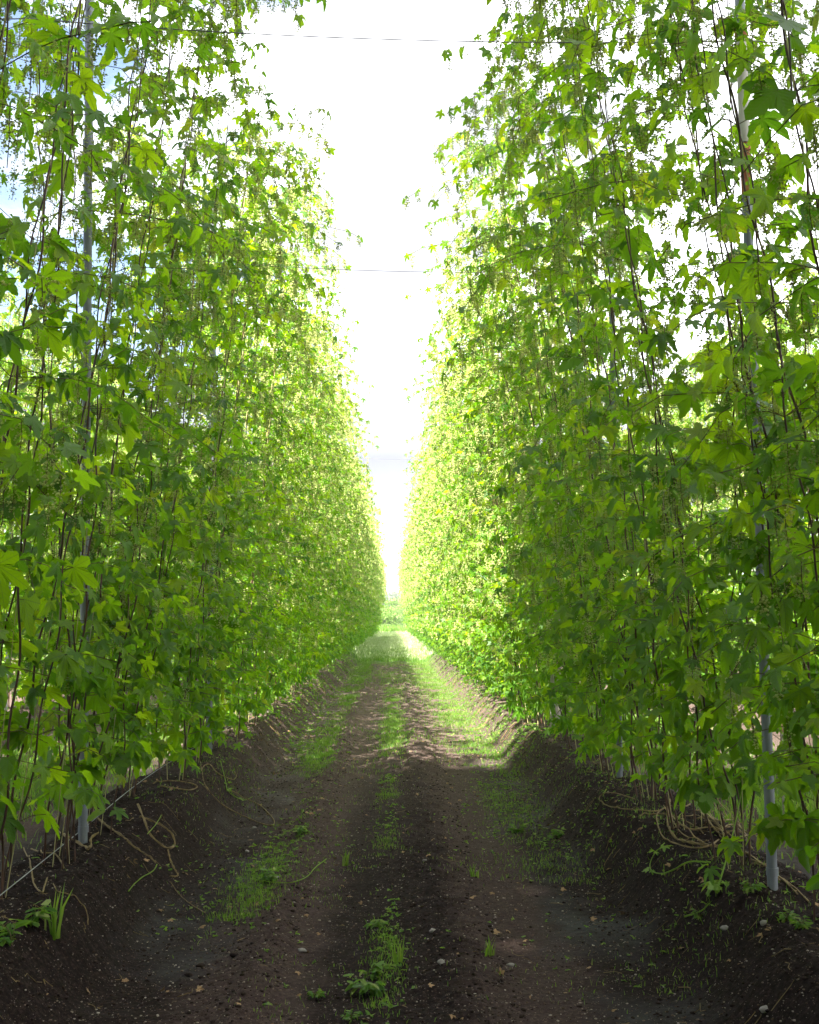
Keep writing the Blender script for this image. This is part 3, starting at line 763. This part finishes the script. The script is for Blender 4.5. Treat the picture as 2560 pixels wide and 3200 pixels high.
# lane strips: (count, centre, spread, from, to, sparseness)
for n, xc, sd, a, b, th, hh in [(11000, -.04, .055, 4.4, 12, .08, .026), (11000, -.82, .10, 6.3, 13, .10, .032), (5000, 1.0, .16, 7, 13, .12, .03),
                                (5000, .2, .6, 4.3, 13, .20, .024), (6000, -.35, .6, 4.3, 13, .22, .024),
                                (10000, -.86, .10, 13, 26, -.02, .045), (16000, 1.02, .22, 12, 26, -.10, .045), (14000, 0, .10, 12, 26, -.02, .04), (7000, .1, .6, 12, 26, .12, .04),
                                (9000, -.90, .16, 26, 44, -.12, .055), (16000, 1.0, .26, 26, 44, -.2, .06), (15000, 0, .5, 26, 44, -.02, .05),
                                (9000, 1.5, .25, 5, 16, .12, .03), (7000, -1.4, .25, 8, 16, .14, .03)]:
    P = strip(n, xc, sd, a, b, th); blades(g, P, hh, .0035 if a < 12 else .007, rgg)
# the lanes to either side
for s in (-1, 1):
    P = strip(70000, s * PITCHROW, .6, 7, 45, -.12, 1.2, 1.2); blades(g, P, .07, .011, rgg)
tag(link("grass", g.mesh("grass", M_GRASS)), "short green grass in strips along the earth lane", kind='stuff')
# small broad leaved ground weeds
g = Geo()
for n, xc, sd, a, b, th in [(900, -.02, .05, 4.6, 12, 0), (1500, -.80, .10, 6.0, 14, .05), (900, 1.0, .2, 7, 14, .08), (1400, 1.45, .22, 5, 15, .1), (900, -1.4, .22, 6, 15, .12), (500, 0, .7, 4.4, 12, .1),
                            (9000, 1.45, .35, 12.5, 45, -.1), (8000, -1.45, .3, 14, 45, -.05)]:
    P = strip(n, xc, sd, a, b, th, 1, 2.0)
    if not len(P): continue
    P = np.repeat(P, 4, 0); D = rgg.normal(0, 1, P.shape); D[:, 2] = rgg.uniform(.1, .7, len(P))
    scatter(g, TEMPL[(1, 3)], P + [0, 0, .008], D, rgg.uniform(.010, .024, len(P)) * np.where(P[:, 1] > 12.5, 1.7, 1), rgg, .3)
tag(link("ground_weeds", g.mesh("ground_weeds", M_GRASS)), "tiny broad leaved weeds sprouting from the dark earth", kind='stuff')
# pale meadow past the earth and beyond the rows
g = Geo()
n = 75000; y = 44 + 84 * rgg.uniform(0, 1, n) ** .8; x = rgg.uniform(-1.75, 1.75, n)
blades(g, np.c_[x, y, height(x, y)], .16, .022, rgg)
n = 30000; y = rgg.uniform(126, 148, n); x = rgg.uniform(-14, 14, n); blades(g, np.c_[x, y, height(x, y)], .28, .05, rgg)
tag(link("meadow_grass", g.mesh("meadow_grass", M_PALEGRASS)), "pale sunlit grass filling the lane beyond the bare earth", kind='stuff')
g = Geo(); n = 9000; y = rgg.uniform(43, 60, n); x = rgg.uniform(-1.4, 1.4, n); blades(g, np.c_[x, y, height(x, y)], .14, .015, rgg)
n = 16000; y = rgg.uniform(128, 150, n); x = rgg.uniform(-10, 10, n); blades(g, np.c_[x, y, height(x, y)], .8, .05, rgg)
tag(link("tall_grass", g.mesh("tall_grass", M_GRASS)), "bright green taller grass before and behind the pale meadow", kind='stuff')

# ------------------------------------------------------------------ gravel, clods, litter
ICO_V = []; 
def lump(seed, sub=1):
    import bmesh
    bm = bmesh.new(); bmesh.ops.create_icosphere(bm, subdivisions=sub, radius=1.0)
    V = np.array([v.co[:] for v in bm.verts]); F = np.array([[v.index for v in f.verts] for f in bm.faces]); bm.free()
    rg = np.random.default_rng(seed); V = V * (1 + rg.normal(0, .13, (len(V), 1))) * [1, .75, .5]
    return V, F
def lumps(geo, P, S, rg, sub=1):
    T = [lump(i, sub) for i in range(5)]
    k = rg.integers(0, 5, len(P))
    for i in range(5):
        if (k == i).any(): blobs(geo, P[k == i], S[k == i], T[i], rg)
def ground_pts(n, x0, x1, y0, y1, p=1.6):
    x = rgg.uniform(x0, x1, n); y = y0 + (y1 - y0) * rgg.uniform(0, 1, n) ** p
    return x, y
g = Geo(); x, y = ground_pts(60000, -2.1, 2.1, 4.2, 16, 1.3); s = .0018 + .0062 * rgg.uniform(0, 1, len(x)) ** 5
lumps(g, np.c_[x, y, height(x, y) + s * .15], s, rgg, 1)
tag(link("gravel", g.mesh("gravel", M_GRIT, True)), "small pale grit and pebbles strewn over the dark earth", kind='stuff')
m_, t_, o_ = mat("clod_soil"); gg = N(t_, 'ShaderNodeNewGeometry'); b_ = principled(t_, rough=.95, spec=.15)
t_.links.new(ramp(t_, noise(t_, gg.outputs['Position'], 60, 3), [(.3, (.007, .0042, .0035)), (.7, (.045, .029, .023))]), b_.inputs['Base Color']); t_.links.new(b_.outputs[0], o_.inputs['Surface']); M_CLOD = m_
g = Geo(); x, y = ground_pts(26000, -2.3, 2.3, 4.2, 16, 1.5)
d_ = np.abs(np.mod(x, PITCHROW) - HALF); keep = (d_ < .75) | (np.abs(x - .28) < .28) | (np.abs(x + .68) < .2) | (rgg.uniform(0, 1, len(x)) < .12); x, y = x[keep], y[keep]
s = .0035 + .012 * rgg.uniform(0, 1, len(x)) ** 4
lumps(g, np.c_[x, y, height(x, y) + s * .1], s, rgg, 1)
tag(link("soil_clods", g.mesh("soil_clods", M_CLOD, True)), "crumbs and clods of black earth on the ridges", kind='stuff')
# dry stalk litter
g = Geo()
x, y = ground_pts(1300, -2.2, 2.2, 4.3, 30, .9)
sd_ = rgg.uniform(0, 1, len(x)) < .75; x[sd_] = np.sign(x[sd_]) * rgg.normal(1.45, .3, sd_.sum())
for i in range(len(x)):
    L = rgg.uniform(.02, .11); a = rgg.uniform(0, 6.28); q = np.array([[x[i] + math.cos(a) * L * t + .012 * math.sin(t * 5 + i), y[i] + math.sin(a) * L * t, 0] for t in (-.5, -.15, .2, .5)])
    q[:, 2] = height(q[:, 0], q[:, 1]) + .004 + .006 * rgg.uniform(0, 1, 4)
    tube(g, q, rgg.uniform(.0008, .0022), 3, False)
tag(link("dry_stalk_litter", g.mesh("dry_stalk_litter", M_OLDBINE)), "thin dry stalks and straw littering the earth", kind='stuff')
g = Geo(); x, y = ground_pts(420, -2.1, 2.1, 4.3, 16, 1.2); D = rgg.normal(0, 1, (len(x), 3)); D[:, 2] *= .12
scatter(g, TEMPL[(3, 1)], np.c_[x, y, height(x, y) + .008], D, rgg.uniform(.012, .035, len(x)), rgg, .3)
tag(link("dry_leaf_litter", g.mesh("dry_leaf_litter", M_DRYLEAF)), "small brown fallen leaves scattered over the earth", kind='stuff')
# single stones
M_ = [(1582, 3020, .018, "pale flat stone in the loose earth right of the grass strip, lowest"), ] 
STONES = [(1328, 2692, .016, "pale pebble right of the centre grass strip, halfway up the shaded earth"),
          (1352, 2912, .019, "pale flat pebble beside a small white one on the centre hump"),
          (1380, 3012, .022, "greyish flat stone on the centre hump, below the pair of pebbles"),
          (1595, 3020, .018, "brownish flat stone in the right wheel track"),
          (795, 2588, .018, "pale oval stone at the foot of the left ridge above the other"),
          (772, 2664, .018, "pale oval stone at the foot of the left ridge"),
          (864, 2746, .022, "round pinkish stone by the weeds left of the lane"),
          (2388, 2888, .022, "light brown stone on the right earth ridge below the near post"),
          (2265, 2905, .024, "upright tan stone at the sunny patch of the right ridge"),
          (945, 2975, .022, "reddish brown lump in the lower left of the lane"),
          (2392, 3165, .022, "tan stone at the foot of the right ridge, lowest of all")]
for i, (px, py, s, lab) in enumerate(STONES):
    p = on_ground(px, py); V, F = lump(50 + i, 2)
    o = link("stone", mesh_from("stone", V * s * [1.1, 1, 1.1], F, M_STONE, smooth=True)); o.location = (p[0], p[1], p[2] + s * .2); o.rotation_euler = (0, 0, i)
    tag(o, lab, "stone", "larger stones on the lane and ridges")
for i, (px, py, s) in enumerate([(732, 2990, .020), (628, 3022, .017), (590, 3050, .016), (1130, 3035, .016)]):
    p = on_ground(px, py); V, F = lump(80 + i, 2)
    o = link("earth_clod", mesh_from("earth_clod", V * s * [1.2, 1, 1.3], F, M_CLOD, smooth=True)); o.location = (p[0], p[1], p[2] + s * .3)
    tag(o, ["round black clod on the smooth mud at lower left", "small black clod left of the round one on the mud", "lowest black clod on the smooth mud left of the weeds", "black clod beside the weed tuft in the left track"][i], "clod", "clods on the smooth mud")

# ------------------------------------------------------------------ old bines lying in loops on the ridges
def ground_path(pts, lift, n, wob=.006, seed=0):
    rg = np.random.default_rng(seed)
    P = np.array([on_ground(*(p[:2]), (p[2] if len(p) > 2 else lift)) for p in pts]); P = smooth_path(P, n)
    P[:, :2] += np.cumsum(rg.normal(0, wob * .25, (n, 2)), 0) * .4
    P[:, 2] = np.maximum(P[:, 2], height(P[:, 0], P[:, 1]) + .004)
    return P
def old_bine(pts, r, label, double=False, seed=0, n=70, m=None, lift=.012):
    r *= .68; lift = min(lift, .05); P = ground_path(pts, lift * .6, n, seed=seed); g = Geo()
    if double:
        t = np.linspace(0, n * .42, n); o = np.c_[np.cos(t), np.sin(t) * .6, np.sin(t)] * r * .9
        tube(g, P + o, r, 6); tube(g, P - o, r * .9, 6)
    else:
        rr = r * (1 + .15 * np.sin(np.arange(n) * .9)); tube(g, P, rr, 6)
    o = link("fallen_bine", g.mesh("fallen_bine", m or M_OLDBINE, True)); tag(o, label, "bine", "old bines lying on the ridges"); return o
z2 = lambda L: [(500 + a / 2.695, 1900 + b / 2.695) for a, b in L]
z4 = lambda L: [(a / 2.875, 2200 + b / 2.875) for a, b in L]
z3 = lambda L: [(1750 + a / 2.13, 2000 + b / 2.13) for a, b in L]
old_bine(z2([(330, 1240), (375, 1480), (500, 1640), (700, 1750), (850, 1815), (940, 1832), (965, 1800), (930, 1745), (840, 1660), (690, 1590), (600, 1540)]), .006, "long hairpin loop of tan bine reaching from the left ridge onto the lane", seed=1)
old_bine(z2([(350, 1370), (370, 1330), (420, 1320), (480, 1390), (560, 1430), (620, 1445), (640, 1410), (620, 1380)]), .006, "short hooked bine on the left ridge above the long hairpin loop", seed=2)
old_bine(z2([(0, 1500), (130, 1520), (250, 1535), (315, 1515), (290, 1485), (200, 1465), (60, 1455), (-60, 1480)]), .007, "flat tan bine loop on the left ridge below the second steel post", seed=3)
old_bine(z4([(820, 930), (880, 1020), (980, 1110), (1110, 1195), (1230, 1300), (1330, 1370), (1405, 1430)]), .006, "twisted greenish bine pair running straight down the left ridge", True, 4)
old_bine(z4([(1240, 900), (1300, 1050), (1350, 1170), (1430, 1250), (1520, 1298), (1572, 1265), (1555, 1180), (1470, 1100), (1350, 1040), (1260, 1010)]), .0065, "round twisted bine coil hanging on the left ridge", True, 5)
old_bine(z4([(1510, 1310), (1530, 1400), (1570, 1490), (1605, 1540), (1585, 1565), (1535, 1550)]), .005, "thin hooked tail of bine below the round coil on the left", True, 6)
old_bine(z4([(640, 960), (560, 990), (500, 1050), (500, 1110), (590, 1180), (700, 1240), (800, 1310), (830, 1270), (830, 1210), (900, 1160)]), .0065, "twisted bine curling round the foot of the nearest left post", True, 7)
old_bine(z4([(215, 1290), (280, 1450), (320, 1620), (375, 1695), (400, 1650), (425, 1560)]), .006, "dark bine dipping into a hook at far left of the ridge", False, 8)
old_bine(z4([(280, 1300), (380, 1340), (500, 1350), (560, 1420), (580, 1480)]), .006, "tan bine lying across the ridge under the pale wire", False, 9)
old_bine(z4([(480, 1620), (520, 1680), (640, 1720), (730, 1780), (790, 1870), (810, 1990)]), .0035, "thin brown runner curving down the left ridge face", False, 10)
old_bine(z4([(1530, 1600), (1600, 1700), (1700, 1790), (1840, 1880)]), .003, "thin brown root trailing from the left ridge to the lane", False, 11)
old_bine(z4([(1450, 1000), (1400, 1090), (1325, 1175)]), .0045, "short green stick resting on the round bine coil", False, 12, 20, M_SHOOT, .03)
old_bine(z4([(1410, 1440), (1370, 1500), (1270, 1560), (1200, 1620), (1145, 1685)]), .005, "green curved stem at the end of the straight twisted bines", False, 13, 30, M_SHOOT)
old_bine(z3([(500, 1060), (370, 1022), (280, 1032), (262, 1060), (300, 1100), (390, 1122), (520, 1132), (640, 1140), (720, 1110), (850, 1112), (980, 1165), (1120, 1240)]), .0065, "wide flat tan bine loop at the upper end of the right tangle", seed=14)
old_bine(z3([(700, 1120), (650, 1160), (648, 1220), (690, 1320), (790, 1365), (900, 1392), (990, 1370), (1050, 1330)]), .0065, "outer low curve of the tangle on the right ridge", seed=15)
old_bine(z3([(735, 1060), (720, 1150), (722, 1240), (770, 1320), (860, 1352), (980, 1368), (1080, 1380)]), .0075, "thick twisted bine bending through the right tangle", True, 16)
old_bine(z3([(530, 1170), (640, 1162), (760, 1170), (880, 1230), (960, 1290)]), .006, "straight tan bine pointing left out of the right tangle", seed=17)
rgt2 = np.random.default_rng(9)
for i in range(16):
    cx, cy = 980 + rgt2.uniform(-160, 220), 1200 + rgt2.uniform(-60, 90); a = rgt2.uniform(.3, .9); L = rgt2.uniform(90, 240)
    pts = [(cx + L * t * math.cos(a), cy + L * t * math.sin(a) * .8 + 40 * math.sin(t * 3 + i)) for t in np.linspace(-1, 1, 6)]
    old_bine(z3(pts), rgt2.uniform(.004, .0065), "tan bine among the crossed strands in the middle of the right tangle", seed=20 + i, n=30, lift=rgt2.uniform(.01, .06))
for i in range(5):
    cx, cy = 1300 + i * 60, 1430 + i * 45
    old_bine(z3([(cx - 150, cy - 60), (cx - 60, cy - 20), (cx + 30, cy + 50), (cx + 110, cy + 130)]), .005, "tan bine lying along the crest beside the near right post", seed=40 + i, n=24)
# old bines in the sunlit part of the ridges
for i in range(16):
    s = -1 if i % 2 else 1; y0 = 12.7 + (i // 2) * 1.9 + rgt2.uniform(-.5, .5); x0 = s * (HALF - rgt2.uniform(.0, .1)); L = rgt2.uniform(.25, .6)
    t = np.linspace(0, 1, 16); P = np.c_[x0 - s * L * np.sin(t * 2.6) * .9, y0 + rgt2.uniform(-.9, .9) * t + .08 * np.sin(t * 7 + i), np.zeros(16)]
    P[:, 2] = height(P[:, 0], P[:, 1]) + .012; g = Geo(); tube(g, P, .0038, 5)
    tag(link("fallen_bine", g.mesh("fallen_bine", M_OLDBINE, True)), f"short dry bine on the sunlit part of the {'left' if s < 0 else 'right'} ridge", "bine", "old bines on the sunlit ridges")

# green runners and the bright young shoot
def shoot(pts3, r, label, leaves_at, ls, name="young_shoot", seed=0):
    rg = np.random.default_rng(seed)
    P = smooth_path(pts3, 40); g = Geo(); tube(g, P, np.linspace(r, r * .5, 40), 6)
    root = thing(name, tuple(P[0]), label, "shoot", "green young shoots")
    o = link("stem", g.mesh("stem", M_SHOOT, True), root); o.matrix_parent_inverse = Matrix.Translation(-Vector(P[0]))
    g = Geo(); K = []; D = []
    for t in leaves_at:
        p = P[int(t * 39)]
        for k in range(3):
            a = rg.uniform(0, 6.28); K.append(p + np.array([math.cos(a), math.sin(a), .2]) * .02); D.append([math.cos(a), math.sin(a), rg.uniform(-.5, .2)])
    scatter(g, TEMPL[(3, 0)], K, D, rg.uniform(.7, 1.2, len(K)) * ls, rg, .3)
    o = link("foliage", g.mesh("foliage", M_SHOOT, True), root); o.matrix_parent_inverse = Matrix.Translation(-Vector(P[0]))
    return root
b = on_ground(2244, 2774, .02); top = at_depth(2325, 2440, b[1] + .35)
shoot([b, b * .6 + top * .4 + [.01, 0, .0], top], .005, "bright yellow green shoot slanting down to the right ridge with a leafy tip", (.0, .03, .06), .06, seed=2)
shoot([on_ground(*p, .02) for p in z3([(1000, 1480), (860, 1480), (760, 1530), (680, 1560), (615, 1540), (600, 1490), (640, 1410), (700, 1380)])], .0045, "pale green runner curling on the right ridge with lobed leaves", (.45, .6, .85, 1), .035, seed=3)
shoot([on_ground(*p, .02) for p in [(1020, 2685), (985, 2712), (960, 2740), (915, 2758), (860, 2758), (800, 2750)]], .004, "thin green runner arching over the left wheel track", (.1,), .012, seed=4)
shoot([on_ground(*p, .015) for p in [(690, 2380), (705, 2440), (715, 2475), (760, 2500), (790, 2490)]], .004, "green runner with lobed leaves on the left ridge above the hairpin loop", (.0, .3, .45, .7), .035, seed=6)
shoot([on_ground(2140, 2868, .02), on_ground(2190, 2850, .03), on_ground(2218, 2825, .03)], .0045, "short green stem lying right of the mud at the right ridge's foot", (.9,), .03, seed=8)

# countable weeds
def weed(px, py, label, kind, size, seed):
    rg = np.random.default_rng(seed); p = on_ground(px, py)
    root = thing("weed", tuple(p), label, "weed", "single weeds on the earth")
    if kind == 'grass':
        g = Geo(); q = np.c_[rg.normal(0, .012, (14, 2)), np.zeros(14)]; blades(g, q, size, .010, rg, .35); link("blades", g.mesh("blades", M_GRASS), root)
    else:
        g = Geo(); K = []; D = []; gs = Geo()
        for i in range(int(7 if kind == 'herb' else 2)):
            a = rg.uniform(0, 6.28) if kind == 'herb' else i * math.pi; L = size * rg.uniform(.3, 1); h = size * rg.uniform(.2, .8)
            e = np.array([math.cos(a) * L * .7, math.sin(a) * L * .7, h]); tube(gs, smooth_path([[0, 0, 0], e * [.3, .3, .7], e], 6), .0016, 4)
            for t in ((.5, .75, 1) if kind == 'herb' else (1,)):
                for s_ in (-1, 1):
                    K.append(e * t); D.append([math.cos(a + s_ * .8), math.sin(a + s_ * .8), rg.uniform(-.1, .4)])
        scatter(g, TEMPL[(1, 1)], K, D, rg.uniform(.7, 1.2, len(K)) * size * (.42 if kind == 'herb' else .6), rg, .3)
        link("stems", gs.mesh("stems", M_SHOOTSTEM, True), root); link("leaves", g.mesh("leaves", M_GRASS), root)
weed(170, 2935, "upright green grass tuft on the left ridge near the picture's edge", 'grass', .20, 1)
weed(40, 2960, "sprawling leafy weed at the far lower left of the ridge", 'herb', .13, 2)
weed(110, 2890, "leafy weed behind the grass tuft on the left ridge", 'herb', .11, 3)
weed(1285, 2290, "bright seedling with paired leaves at the edge of the sunlight", 'herb', .07, 4)
weed(1140, 3100, "bushy weed low in the lane, largest near the centre strip", 'herb', .11, 5)
weed(1160, 3060, "upright weed just above the bushy one in the lane", 'herb', .08, 6)
weed(1085, 2705, "thin grass tuft in the left wheel track", 'grass', .10, 7)
weed(1250, 3010, "grass tuft at the left edge of the centre hump", 'grass', .11, 8)
weed(1180, 2900, "low leafy weed in the centre strip above the grass tuft", 'herb', .07, 9)
weed(985, 3120, "small weed on the smooth mud left of the bushy one", 'herb', .05, 10)
weed(840, 2750, "leafy weed at the left edge of the lane by the pinkish stone", 'herb', .09, 11)
weed(930, 2610, "leafy weed in the left grass strip above the pinkish stone", 'herb', .09, 12)
weed(1620, 2600, "low weed patch right of the right wheel track", 'herb', .09, 13)
weed(1740, 2620, "low weed patch at the right ridge's foot", 'herb', .09, 14)
weed(1100, 3190, "pale weed at the very bottom of the lane", 'herb', .05, 15)
weed(2350, 2790, "seedling on the right ridge left of the near post", 'herb', .06, 16)
weed(2460, 2880, "four leaved seedling on the right ridge below the near post", 'herb', .06, 17)
weed(2510, 2900, "seedling at the right edge of the ridge beside another", 'herb', .06, 18)
weed(2190, 2870, "small weed on the right ridge by the green stem", 'herb', .05, 19)
weed(1480, 2740, "thin grass tuft in the right wheel track", 'grass', .07, 20)
weed(1530, 2990, "sparse weed low in the right wheel track", 'grass', .07, 21)

# small pinkish rounded object in the lane beyond the right row
p = at_depth(2441, 2272, 9.6)
root = thing("clay_pot", (p[0], p[1], p[2]), "small pinkish rounded pot glimpsed between leaves right of the near post", "pot")
g = Geo(); zz = np.linspace(-1, 1, 12); tube(g, np.c_[0 * zz, 0 * zz, zz * .045], .034 * np.sqrt(np.clip(1 - zz ** 2 * .93, 0, 1)), 16); link("body", g.mesh("body", M_CLAY, True), root)
g = Geo(); tube(g, np.array([[0, 0, .040], [0, 0, .06], [0, 0, .068]]), [.016, .017, .010], 12); link("neck", g.mesh("neck", M_CLAY, True), root)
root.location.z = p[2]
g = Geo(); tube(g, np.array([[0, 0, -.04 - (p[2] - float(height(p[0], p[1])))], [0, 0, -.04]]), .009, 8); link("stake", g.mesh("stake", M_WOOD, True), root)

# ------------------------------------------------------------------ the air
m, t, out = mat("haze_air"); v = N(t, 'ShaderNodeVolumePrincipled'); v.inputs['Color'].default_value = (.92, .95, 1, 1); v.inputs['Density'].default_value = HAZE; v.inputs['Anisotropy'].default_value = .3
t.links.new(v.outputs[0], out.inputs['Volume'])
bx = np.array([[x, y, z] for x in (-1000, 1000) for y in (-400, 1600) for z in (-2.5, 29)], float)
tag(link("haze", mesh_from("haze", bx, np.array([[0, 1, 3, 2], [4, 6, 7, 5], [0, 4, 5, 1], [2, 3, 7, 6], [0, 2, 6, 4], [1, 5, 7, 3]]), m)), "thin bright air that fades the far end of the lane", kind='stuff')
